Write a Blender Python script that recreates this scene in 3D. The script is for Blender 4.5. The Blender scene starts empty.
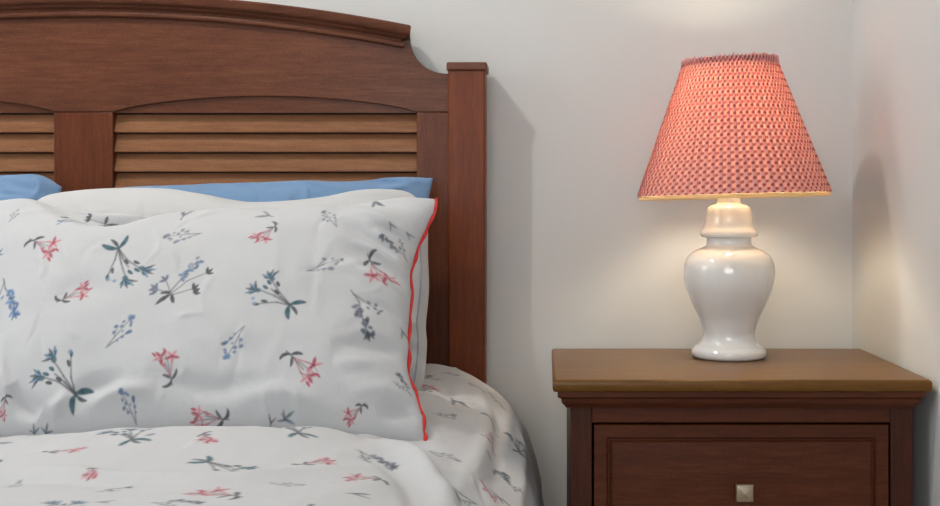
import bpy, bmesh, math
import numpy as np
from mathutils import Vector, Matrix

rng = np.random.default_rng(7)
C = bpy.context.scene.collection
PI = math.pi

# ------------------------------------------------------------------ camera numbers
F, PX, PY, ZC = 1164.0, 547.0, 208.0, 0.942


def at(px, py, Y):
    """a point measured off the photograph at depth Y"""
    return Vector(((px - PX) * Y / F, Y, ZC + (PY - py) * Y / F))


def X_(px, Y): return (px - PX) * Y / F
def Z_(py, Y): return ZC + (PY - py) * Y / F


def lin(r, g, b):
    f = lambda c: c / 12.92 if c <= .04045 else ((c + .055) / 1.055) ** 2.4
    return (f(r / 255), f(g / 255), f(b / 255), 1.0)


# ------------------------------------------------------------------ object helpers
def link(name, me, mat=None, parent=None):
    o = bpy.data.objects.new(name, me)
    C.objects.link(o)
    if mat: me.materials.append(mat)
    if parent: o.parent = parent
    return o


def obj(name, bm, mat, parent=None, bevel=0, smooth=None, seg=2):
    bmesh.ops.remove_doubles(bm, verts=bm.verts[:], dist=1e-6)
    bmesh.ops.recalc_face_normals(bm, faces=bm.faces[:])
    me = bpy.data.meshes.new(name)
    bm.to_mesh(me); bm.free()
    o = link(name, me, mat, parent)
    if bevel:
        m = o.modifiers.new('bevel', 'BEVEL')
        m.width = bevel; m.segments = seg; m.limit_method = 'ANGLE'; m.angle_limit = math.radians(40)
        m.harden_normals = False
    if smooth is not None or bevel:
        me.polygons.foreach_set('use_smooth', [True] * len(me.polygons))
        me.set_sharp_from_angle(angle=math.radians(smooth if smooth else 35))
    return o


def thing(name, label, cat, loc=(0, 0, 0), group=None):
    o = bpy.data.objects.new(name, None)
    o.empty_display_size = .05
    C.objects.link(o)
    o.location = loc
    o['label'] = label; o['category'] = cat
    if group: o['group'] = group
    return o


def tag(o, label, cat, group=None):
    o['label'] = label; o['category'] = cat
    if group: o['group'] = group
    return o


def struct(name, bm, mat, bevel=0):
    o = obj(name, bm, mat, bevel=bevel)
    o['kind'] = 'structure'
    return o


def reparent(root):
    """children were built in world coordinates: keep them there under a moved root"""
    off = Matrix.Translation(root.location).inverted()
    for ch in root.children: ch.matrix_parent_inverse = off


def box(bm, x0, x1, y0, y1, z0, z1):
    v = [bm.verts.new(p) for p in ((x0, y0, z0), (x1, y0, z0), (x1, y1, z0), (x0, y1, z0),
                                   (x0, y0, z1), (x1, y0, z1), (x1, y1, z1), (x0, y1, z1))]
    for f in ((0, 3, 2, 1), (4, 5, 6, 7), (0, 1, 5, 4), (1, 2, 6, 5), (2, 3, 7, 6), (3, 0, 4, 7)):
        bm.faces.new([v[i] for i in f])


def prism(bm, pts, y0, y1):
    """polygon given in (x, z), extruded from y0 to y1"""
    a = [bm.verts.new((p[0], y0, p[1])) for p in pts]
    b = [bm.verts.new((p[0], y1, p[1])) for p in pts]
    n = len(pts)
    bm.faces.new(a); bm.faces.new(b[::-1])
    for i in range(n):
        j = (i + 1) % n
        bm.faces.new((a[i], a[j], b[j], b[i]))


def bridge(bm, A, B, closed=True):
    n = len(A)
    for i in range(n if closed else n - 1):
        j = (i + 1) % n
        bm.faces.new((A[i], A[j], B[j], B[i]))


def lathe(bm, prof, c, n=64, cap=True):
    rings = []
    for r, z in prof:
        rings.append([bm.verts.new((c[0] + r * math.cos(2 * PI * k / n), c[1] + r * math.sin(2 * PI * k / n), c[2] + z)) for k in range(n)])
    for a, b in zip(rings, rings[1:]): bridge(bm, a, b)
    if cap:
        bm.faces.new(rings[0][::-1]); bm.faces.new(rings[-1])


def smooth_curve(pts, n):
    """Catmull-Rom through pts, n samples evenly by length"""
    P = np.array(pts, float)
    Q = np.vstack([2 * P[0] - P[1], P, 2 * P[-1] - P[-2]])
    out = []
    for i in range(1, len(Q) - 2):
        for t in np.linspace(0, 1, 24, endpoint=False):
            a, b, c, d = Q[i - 1:i + 3]
            out.append(.5 * ((2 * b) + (-a + c) * t + (2 * a - 5 * b + 4 * c - d) * t ** 2 + (-a + 3 * b - 3 * c + d) * t ** 3))
    out.append(P[-1])
    out = np.array(out)
    L = np.r_[0, np.cumsum(np.linalg.norm(np.diff(out, axis=0), axis=1))]
    s = np.linspace(0, L[-1], n)
    return np.stack([np.interp(s, L, out[:, k]) for k in range(P.shape[1])], 1)


def tube(bm, pts, r, n=8):
    """round tube along a polyline; r may be a list"""
    P = [Vector(p) for p in pts]
    rr = r if hasattr(r, '__len__') else [r] * len(P)
    up = Vector((0.0, 0.3, 1.0)).normalized()
    rings = []
    for i, p in enumerate(P):
        t = (P[min(i + 1, len(P) - 1)] - P[max(i - 1, 0)]).normalized()
        s = t.cross(up)
        if s.length < 1e-3: s = t.cross(Vector((1, 0, 0)))
        s.normalize(); w = s.cross(t)
        rings.append([bm.verts.new(p + rr[i] * (math.cos(2 * PI * k / n) * s + math.sin(2 * PI * k / n) * w)) for k in range(n)])
    for a, b in zip(rings, rings[1:]): bridge(bm, a, b)
    bm.faces.new(rings[0][::-1]); bm.faces.new(rings[-1])


def grid_mesh(name, co, faces, col=None):
    me = bpy.data.meshes.new(name)
    nv, nf = len(co), len(faces)
    me.vertices.add(nv); me.vertices.foreach_set('co', co.astype(np.float32).ravel())
    me.loops.add(nf * 4); me.loops.foreach_set('vertex_index', faces.astype(np.int32).ravel())
    me.polygons.add(nf)
    me.polygons.foreach_set('loop_start', np.arange(0, nf * 4, 4, dtype=np.int32))
    me.polygons.foreach_set('use_smooth', np.ones(nf, bool))
    me.update(calc_edges=True); me.validate()
    if col is not None:
        a = me.color_attributes.new('print', 'FLOAT_COLOR', 'POINT')
        a.data.foreach_set('color', np.c_[col, np.ones(nv)].astype(np.float32).ravel())
    return me


def quad_faces(nu, nv, closed_u=False):
    idx = np.arange(nu * nv).reshape(nv, nu)
    if closed_u: idx = np.c_[idx, idx[:, :1]]
    return np.stack([idx[:-1, :-1], idx[:-1, 1:], idx[1:, 1:], idx[1:, :-1]], -1).reshape(-1, 4)


def noise2(x, y, freq, seed, octaves=3, n=10):
    """smooth band-limited noise, about -1..1"""
    g = np.random.default_rng(seed)
    out = np.zeros_like(x); amp = 1.0; tot = 0
    for o in range(octaves):
        for k in range(n):
            th = g.uniform(0, 2 * PI); f = freq * 2 ** o * g.uniform(.6, 1.4)
            out += amp * np.sin(2 * PI * f * (x * math.cos(th) + y * math.sin(th)) + g.uniform(0, 2 * PI))
        tot += amp * math.sqrt(n / 2); amp *= .5
    return out / tot / 1.5


def ridged(x, y, seed, n=70):
    """fine creases of washed cotton: short soft folds, flat across near the sides and upright in the middle"""
    g = np.random.default_rng(seed); out = np.zeros_like(x)
    x0, x1, y0, y1 = x.min(), x.max(), y.min(), y.max()
    for k in range(n):
        cx, cy = g.uniform(x0, x1), g.uniform(y0, y1)
        side = min(cx - x0, x1 - cx) < .16
        an = g.normal(0, .45) if side else PI / 2 + g.normal(0, .55)
        ln, wd, am = g.uniform(.03, .10), g.uniform(.0028, .0065), g.choice((-1, 1), p=(.4, .6)) * g.uniform(.3, 1.0)
        bend = g.uniform(-.25, .25) * ln
        m = np.nonzero((np.abs(x - cx) < ln) & (np.abs(y - cy) < ln))
        if len(m[0]) < 9: continue
        d = np.array((math.cos(an), math.sin(an))) * ln / 2; e = np.array((-d[1], d[0])) / ln * 2
        c = np.array((cx, cy))
        out[m] += crease(x[m], y[m], [c - d, c + e * bend, c + d], wd, am)
    return out


def crease(x, y, pts, width, amp):
    """a soft ridge (amp > 0) or valley along a polyline, fading at both ends"""
    P = smooth_curve(pts, 14)
    best = np.full(x.shape, 1e9); tt = np.zeros_like(x)
    n = len(P) - 1
    for i in range(n):
        a, b = P[i], P[i + 1]; d = b - a; L2 = d @ d + 1e-12
        t = np.clip(((x - a[0]) * d[0] + (y - a[1]) * d[1]) / L2, 0, 1)
        ds = (x - a[0] - t * d[0]) ** 2 + (y - a[1] - t * d[1]) ** 2
        m = ds < best
        best[m] = ds[m]; tt[m] = ((i + t) / n)[m]
    return amp * np.exp(-best / (2 * width ** 2)) * np.clip(np.sin(PI * tt), 0, 1) ** .9


# ------------------------------------------------------------------ materials
def nodes(name):
    m = bpy.data.materials.new(name); m.use_nodes = True
    nt = m.node_tree
    return m, nt, nt.nodes['Principled BSDF']


def N(nt, kind, **kw):
    n = nt.nodes.new(kind)
    for k, v in kw.items():
        if k in n.inputs: n.inputs[k].default_value = v
        else: setattr(n, k, v)
    return n


def plain(name, col, rough=.5, metal=0, coat=0, bump=0, bscale=200, spec=.5):
    m, nt, p = nodes(name)
    p.inputs['Base Color'].default_value = lin(*col)
    p.inputs['Roughness'].default_value = rough
    p.inputs['Metallic'].default_value = metal
    p.inputs['Coat Weight'].default_value = coat
    p.inputs['Coat Roughness'].default_value = .08
    p.inputs['Specular IOR Level'].default_value = spec
    if bump:
        tc = N(nt, 'ShaderNodeTexCoord'); no = N(nt, 'ShaderNodeTexNoise', Scale=bscale, Detail=3.0)
        b = N(nt, 'ShaderNodeBump', Strength=bump, Distance=.002)
        nt.links.new(tc.outputs['Object'], no.inputs['Vector'])
        nt.links.new(no.outputs['Fac'], b.inputs['Height'])
        nt.links.new(b.outputs['Normal'], p.inputs['Normal'])
    return m


def wood(name, dark, mid, light, axis='X', rough=.42, coat=.06, coat_rough=.2, tint=None):
    m, nt, p = nodes(name)
    tc = N(nt, 'ShaderNodeTexCoord')
    mp = N(nt, 'ShaderNodeMapping')
    s = {'X': (.6, 9, 9), 'Z': (9, 9, .6), 'Y': (9, .6, 9)}[axis]
    mp.inputs['Scale'].default_value = s
    nt.links.new(tc.outputs['Object'], mp.inputs['Vector'])
    n1 = N(nt, 'ShaderNodeTexNoise', Scale=3.0, Detail=8.0, Roughness=.6, Distortion=.6)
    nt.links.new(mp.outputs['Vector'], n1.inputs['Vector'])
    mp2 = N(nt, 'ShaderNodeMapping'); mp2.inputs['Scale'].default_value = tuple(12 if c > 1 else 1.2 for c in s)
    nt.links.new(tc.outputs['Object'], mp2.inputs['Vector'])
    n2 = N(nt, 'ShaderNodeTexNoise', Scale=14.0, Detail=4.0, Roughness=.6)
    nt.links.new(mp2.outputs['Vector'], n2.inputs['Vector'])
    n3 = N(nt, 'ShaderNodeTexNoise', Scale=420.0, Detail=2.0)
    nt.links.new(tc.outputs['Object'], n3.inputs['Vector'])
    r = N(nt, 'ShaderNodeValToRGB')
    r.color_ramp.elements[0].position = .28; r.color_ramp.elements[0].color = lin(*dark)
    r.color_ramp.elements[1].position = .74; r.color_ramp.elements[1].color = lin(*light)
    e = r.color_ramp.elements.new(.5); e.color = lin(*mid)
    a1 = N(nt, 'ShaderNodeMath', operation='MULTIPLY_ADD'); a1.inputs[1].default_value = .35; 
    nt.links.new(n2.outputs['Fac'], a1.inputs[0])
    a0 = N(nt, 'ShaderNodeMath', operation='MULTIPLY'); a0.inputs[1].default_value = .38
    nt.links.new(n1.outputs['Fac'], a0.inputs[0]); nt.links.new(a0.outputs[0], a1.inputs[2])
    a2 = N(nt, 'ShaderNodeMath', operation='MULTIPLY_ADD'); a2.inputs[1].default_value = .30
    nt.links.new(n3.outputs['Fac'], a2.inputs[0]); nt.links.new(a1.outputs[0], a2.inputs[2])
    nt.links.new(a2.outputs[0], r.inputs['Fac'])
    nt.links.new(r.outputs['Color'], p.inputs['Base Color'])
    p.inputs['Roughness'].default_value = rough
    p.inputs['Coat Weight'].default_value = coat; p.inputs['Coat Roughness'].default_value = coat_rough
    p.inputs['Specular IOR Level'].default_value = .16
    if tint: p.inputs['Specular Tint'].default_value = tint; p.inputs['Specular IOR Level'].default_value = 1.0
    b = N(nt, 'ShaderNodeBump', Strength=.12, Distance=.001)
    nt.links.new(n2.outputs['Fac'], b.inputs['Height']); nt.links.new(b.outputs['Normal'], p.inputs['Normal'])
    return m


def cloth(name, col=None, attr=False, translucent=0, weave=900, bump=.4, rough=.92):
    m, nt, p = nodes(name)
    p.inputs['Roughness'].default_value = rough
    p.inputs['Specular IOR Level'].default_value = .15
    p.inputs['Sheen Weight'].default_value = .12
    src = None
    if attr:
        a = N(nt, 'ShaderNodeAttribute', attribute_name='print'); src = a.outputs['Color']
        nt.links.new(src, p.inputs['Base Color'])
    else:
        p.inputs['Base Color'].default_value = lin(*col)
    tc = N(nt, 'ShaderNodeTexCoord')
    no = N(nt, 'ShaderNodeTexNoise', Scale=weave, Detail=2.0)
    no2 = N(nt, 'ShaderNodeTexNoise', Scale=38.0, Detail=4.0, Distortion=.8)
    ad = N(nt, 'ShaderNodeMath', operation='MULTIPLY_ADD'); ad.inputs[1].default_value = 3.0
    b = N(nt, 'ShaderNodeBump', Strength=bump, Distance=.0012)
    nt.links.new(tc.outputs['Object'], no.inputs['Vector']); nt.links.new(tc.outputs['Object'], no2.inputs['Vector'])
    nt.links.new(no2.outputs['Fac'], ad.inputs[0]); nt.links.new(no.outputs['Fac'], ad.inputs[2])
    nt.links.new(ad.outputs[0], b.inputs['Height']); nt.links.new(b.outputs['Normal'], p.inputs['Normal'])
    if translucent:
        t = N(nt, 'ShaderNodeBsdfTranslucent'); mx = N(nt, 'ShaderNodeMixShader', Fac=translucent)
        if src: nt.links.new(src, t.inputs['Color'])
        else: t.inputs['Color'].default_value = lin(*col)
        out = nt.nodes['Material Output']
        nt.links.new(p.outputs[0], mx.inputs[1]); nt.links.new(t.outputs[0], mx.inputs[2])
        nt.links.new(mx.outputs[0], out.inputs['Surface'])
    return m


M = {}
M['wall'] = plain('wall_paint', (207, 207, 205), .75, bump=.04, bscale=350, spec=.25)
M['ceiling'] = plain('ceiling_paint', (232, 231, 228), .9)
M['trim'] = plain('trim_paint', (228, 227, 222), .45)
M['floor'] = wood('floor_boards', (128, 112, 96), (152, 136, 118), (172, 156, 138), 'Y', .45)
M['woodX'] = wood('cherry_wood_across', (60, 32, 21), (91, 53, 36), (120, 73, 49), 'X')
M['woodZ'] = wood('cherry_wood_upright', (64, 30, 17), (94, 49, 28), (120, 65, 38), 'Z')
M['slat'] = wood('cherry_wood_louvre_lit', (100, 63, 41), (132, 89, 60), (156, 111, 78), 'X')  # same cherry, colour lightened for the light the tilted slats catch
M['post'] = wood('cherry_wood_post', (70, 30, 11), (104, 48, 18), (130, 66, 28), 'Z')
M['standX'] = wood('nightstand_wood_across', (54, 26, 15), (83, 42, 25), (110, 60, 37), 'X', .42)
M['standZ'] = wood('nightstand_wood_upright', (46, 24, 15), (70, 37, 25), (93, 51, 34), 'Z', .42)
M['standTopLit'] = wood('nightstand_wood_top_lit', (77, 48, 18), (105, 70, 28), (127, 89, 39), 'X', .33, .12, .2)  # same nightstand wood with golden lamplight worked into the colour
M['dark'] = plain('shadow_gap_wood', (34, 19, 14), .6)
M['ceramic'] = plain('white_glazed_ceramic', (228, 227, 224), .06, coat=.5)
M['print'] = cloth('floral_print_cotton', attr=True)
M['white'] = cloth('plain_white_cotton', (194, 193, 192))
M['blue'] = cloth('blue_cotton', (112, 141, 174))
M['red'] = cloth('red_piping_cotton', (204, 56, 54), bump=.1)
M['grey'] = cloth('grey_piping_cotton', (150, 152, 160), bump=.1)
M['mattress'] = cloth('mattress_ticking', (225, 224, 220))
M['shade'] = cloth('pleated_print_cotton', attr=True, translucent=.5, bump=.1)
M['lining'] = cloth('cream_lining', (244, 228, 190), translucent=.6, bump=0)
M['glow_stop'] = cloth('rose_glow_stop', (176, 84, 80))  # opaque cloth for the band added to block the bulb's glow
M['brass'] = plain('brass', (190, 150, 80), .3, 1)
M['pewter'] = plain('aged_pewter', (176, 160, 138), .36, .85)
M['cord'] = plain('dark_cord_plastic', (60, 52, 44), .5)

# ------------------------------------------------------------------ room
WY, WX, LX, BY, HZ = 2.452, .643, -3.3, -2.2, 2.5
bm = bmesh.new(); box(bm, LX - .1, WX + .1, WY, WY + .1, 0, HZ); struct('wall_back', bm, M['wall'])
bm = bmesh.new(); box(bm, WX, WX + .1, BY, WY, 0, HZ); struct('wall_right', bm, M['wall'])
wy0, wy1, wz0, wz1 = .2, 1.75, .85, 2.2
bm = bmesh.new()
box(bm, LX - .1, LX, BY, wy0, 0, HZ); box(bm, LX - .1, LX, wy1, WY, 0, HZ)
box(bm, LX - .1, LX, wy0, wy1, 0, wz0); box(bm, LX - .1, LX, wy0, wy1, wz1, HZ)
struct('wall_left', bm, M['wall'])
bm = bmesh.new()
for y in (wy0, wy1 - .06, (wy0 + wy1) / 2 - .03): box(bm, LX - .07, LX - .02, y, y + .06, wz0, wz1)
for z in (wz0, wz1 - .06): box(bm, LX - .07, LX - .02, wy0, wy1, z, z + .06)
struct('window_1', bm, M['trim'])
fx0, fx1 = -1.3, .5  # opening for a window added behind the camera to carry frontal fill
bm = bmesh.new()
box(bm, LX - .1, fx0, BY - .1, BY, 0, HZ); box(bm, fx1, WX + .1, BY - .1, BY, 0, HZ)
box(bm, fx0, fx1, BY - .1, BY, 0, .8); box(bm, fx0, fx1, BY - .1, BY, 2.25, HZ)
struct('wall_front', bm, M['wall'])
bm = bmesh.new()
for x in (fx0, fx1 - .06, (fx0 + fx1) / 2 - .03): box(bm, x, x + .06, BY - .07, BY - .02, .8, 2.25)
for z in (.8, 2.19): box(bm, fx0, fx1, BY - .07, BY - .02, z, z + .06)
struct('added_fill_window', bm, M['trim'])
bm = bmesh.new(); box(bm, LX - .1, WX + .1, BY, WY + .1, -.1, 0); struct('floor', bm, M['floor'])
bm = bmesh.new(); box(bm, LX - .1, WX + .1, BY, WY + .1, HZ, HZ + .1); struct('ceiling', bm, M['ceiling'])
bm = bmesh.new(); box(bm, LX, WX, WY - .012, WY, 0, .10); struct('baseboard_back', bm, M['trim'], .003)
bm = bmesh.new(); box(bm, WX - .012, WX, BY, WY - .012, 0, .10); struct('baseboard_right', bm, M['trim'], .003)

# ------------------------------------------------------------------ bed
PY0 = 2.385                                   # front of the headboard boards
XC = X_(84, PY0)                              # bed centre line
bed = thing('bed', 'cherry wood bed with an arched louvred headboard against the pale wall', 'bed', (XC, 1.4, 0))


def mir(pts): return [(2 * XC - x, z) for x, z in pts]


def hp(pts): return [(X_(a, PY0), Z_(b, PY0)) for a, b in pts]


R_ = 1660 * PY0 / F
zc_arc = Z_(17.6, PY0) - R_                   # centre of the crown's arc


def arc_z(x, r): return zc_arc + math.sqrt(max(r * r - (x - XC) ** 2, 0))


# crown moulding: profile swept along the arc
SC = PY0 / F
prof = [(-.004, -.006), (.0, .0), (.007, .0), (.0105, .003), (.011, .007), (.009, .0105), (.005, .0125), (.0055, .016), (.010, .0185), (.013, .021),
        (.0145, .024), (.0195, .0265), (.0215, .029), (.023, .0315), (.0245, .044), (.022, .047), (-.038, .047), (-.038, .0)]
NS = 90
xe0, xe1 = X_(398, PY0), X_(412.5, PY0)
rings = []
bm = bmesh.new()
for i in range(NS + 1):
    u = -1 + 2 * i / NS
    ring = []
    for f, h in prof:
        hh = .6 if f < 0 else min(max(f / .0245, .15), 1)
        half = (xe0 + (xe1 - xe0) * hh) - XC
        th0 = half / (R_ + h)
        a = u * math.asin(th0)
        r = R_ + h
        ring.append(bm.verts.new((XC + r * math.sin(a), PY0 - f, zc_arc + r * math.cos(a))))
    rings.append(ring)
for a, b in zip(rings, rings[1:]): bridge(bm, a, b)
bm.faces.new(rings[0][::-1]); bm.faces.new(rings[-1])
obj('crown_moulding', bm, M['woodX'], bed, smooth=28)

# top rail with the concave shoulders and the two arched cut-outs
half = []
for k in range(25):
    x = XC + (X_(405, PY0) - XC) * k / 24
    half.append((x, arc_z(x, R_ + .04)))
cx_, cz_ = X_(446.5, PY0), Z_(36, PY0)
rad = 37.6 * SC
for k in range(15):
    t = PI - (PI / 2) * k / 14
    half.append((cx_ + rad * math.cos(t), cz_ - rad * math.sin(t)))
half.append((X_(449, PY0), Z_(73.6, PY0)))
low = [(X_(449, PY0), Z_(112, PY0)), (X_(416, PY0), Z_(112, PY0))]
arch = []
for k in range(33):
    dx = 151 - 302 * k / 32
    y = 96.3 + .00058 * dx * dx + 2.3 * abs(dx / 151) ** 10
    arch.append((X_(264.5 + dx, PY0), Z_(y, PY0)))
low += arch + [(X_(113, PY0), Z_(112, PY0))]
T_ = np.array(half); xs = np.unique(np.r_[T_[:, 0], [X_(q, PY0) for q in (113, 112.9, 416, 416.1)], [a[0] for a in arch]])
xs = xs[np.r_[True, np.diff(xs) > 2e-4]]
B_ = np.array(sorted(arch + [(XC, Z_(112, PY0)), (X_(113, PY0), Z_(112, PY0)), (X_(416, PY0), Z_(112, PY0)), (X_(449, PY0), Z_(112, PY0))]))
zt_, zb_ = np.interp(xs, T_[:, 0], T_[:, 1]), np.interp(xs, B_[:, 0], B_[:, 1])
xs = np.r_[2 * XC - xs[:0:-1], xs]; zt_ = np.r_[zt_[:0:-1], zt_]; zb_ = np.r_[zb_[:0:-1], zb_]
bm = bmesh.new()
cols = [[bm.verts.new(q) for q in ((x, PY0, b), (x, PY0, t), (x, PY0 + .03, t), (x, PY0 + .03, b))] for x, t, b in zip(xs, zt_, zb_)]
for a, b in zip(cols, cols[1:]): bridge(bm, a, b)
bm.faces.new(cols[0][::-1]); bm.faces.new(cols[-1])
obj('top_rail', bm, M['woodX'], bed, smooth=30, bevel=.0015)
bm = bmesh.new()
box(bm, X_(112, PY0), X_(417, PY0), PY0 + .006, PY0 + .022, Z_(112.6, PY0), Z_(93, PY0))
obj('arch_infill', bm, M['woodX'], bed)
bm = bmesh.new()
box(bm, 2 * XC - X_(417, PY0), 2 * XC - X_(112, PY0), PY0 + .006, PY0 + .022, Z_(112.6, PY0), Z_(93, PY0))
obj('arch_infill', bm, M['woodX'], bed)

ZL = .60                                       # bottom of the louvre openings
zt = Z_(112.3, PY0)
for x0, x1, nm in ((X_(53.5, PY0), X_(112.8, PY0), 'centre_stile'), (X_(416.6, PY0), X_(449, PY0), 'side_stile'),
                   (2 * XC - X_(449, PY0), 2 * XC - X_(416.6, PY0), 'side_stile')):
    bm = bmesh.new(); box(bm, x0, x1, PY0, PY0 + .03, .30, zt); obj(nm, bm, M['woodZ'], bed, bevel=.002)
bm = bmesh.new(); box(bm, 2 * XC - X_(417, PY0), X_(417, PY0), PY0 + .001, PY0 + .029, .30, ZL); obj('bottom_rail', bm, M['woodX'], bed, bevel=.002)
pitch = 19.7 * SC
for side in (1, -1):
    bm = bmesh.new()
    xa, xb = X_(112.5, PY0), X_(417, PY0)
    if side < 0: xa, xb = 2 * XC - xb, 2 * XC - xa
    z = zt - .003
    while z > ZL + .01:
        # section of one tilted slat: (depth behind the rail face, height)
        sec = [(.020, 0), (.0235, -.001), (.013, -.040), (.0105, -.0418), (.0055, -.0405), (.0045, -.0375)]
        a = [bm.verts.new((xa, PY0 + .004 + d, z + h * .925)) for d, h in sec]
        b = [bm.verts.new((xb, PY0 + .004 + d, z + h * .925)) for d, h in sec]
        bridge(bm, a, b); bm.faces.new(a[::-1]); bm.faces.new(b)
        z -= pitch
    obj('louvre_panel', bm, M['slat'], bed, smooth=50)
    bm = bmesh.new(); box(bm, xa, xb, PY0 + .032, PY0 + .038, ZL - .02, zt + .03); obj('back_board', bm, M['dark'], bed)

PF = 2.362                                     # front of the posts
for side in (1, -1):
    x0, x1 = X_(448, PF), X_(485, PF)
    c0, c1 = X_(446.5, PF), X_(487, PF)
    if side < 0: x0, x1, c0, c1 = 2 * XC - x1, 2 * XC - x0, 2 * XC - c1, 2 * XC - c0
    bm = bmesh.new(); box(bm, x0, x1, PF, PF + .072, 0, Z_(69, PF))
    po = obj('post', bm, M['post'], bed, bevel=.004, seg=3)
    bm = bmesh.new(); box(bm, c0, c1, PF - .005, PF + .076, Z_(70.6, PF), Z_(62.2, PF))
    obj('post_cap', bm, M['woodX'], po, bevel=.0035, seg=3)
    xr = x0 + .02 if side > 0 else x0 + .02
    bm = bmesh.new(); box(bm, xr, xr + .025, .42, PF, .20, .36); obj('side_rail', bm, M['woodX'], bed, bevel=.003)
    bm = bmesh.new(); box(bm, x0, x1, .36, .43, 0, .38); obj('foot_leg', bm, M['woodZ'], bed, bevel=.004)
bm = bmesh.new(); box(bm, 2 * XC - X_(448, PF), X_(448, PF), .38, .41, .20, .36); obj('foot_rail', bm, M['woodX'], bed, bevel=.003)
bm = bmesh.new(); box(bm, 2 * XC - X_(455, PF), X_(455, PF), .41, PF, .26, .28); obj('slat_base', bm, M['woodZ'], bed)
reparent(bed)

bm = bmesh.new(); box(bm, 2 * XC + .192, -.192, .43, 2.33, .285, .556)
mt = obj('mattress', bm, M['mattress'], bevel=.05, seg=5)
tag(mt, 'thick white mattress lying on the wooden bed under the duvet', 'mattress')

# ------------------------------------------------------------------ printed sprigs
RED, PINK, DARK, TEAL, BLUE, GREY = [np.array(lin(*c)[:3]) for c in
    ((170, 78, 92), (206, 146, 152), (84, 86, 90), (70, 98, 106), (94, 124, 162), (112, 117, 132))]
PALEB = np.array(lin(130, 150, 180)[:3])


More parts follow.
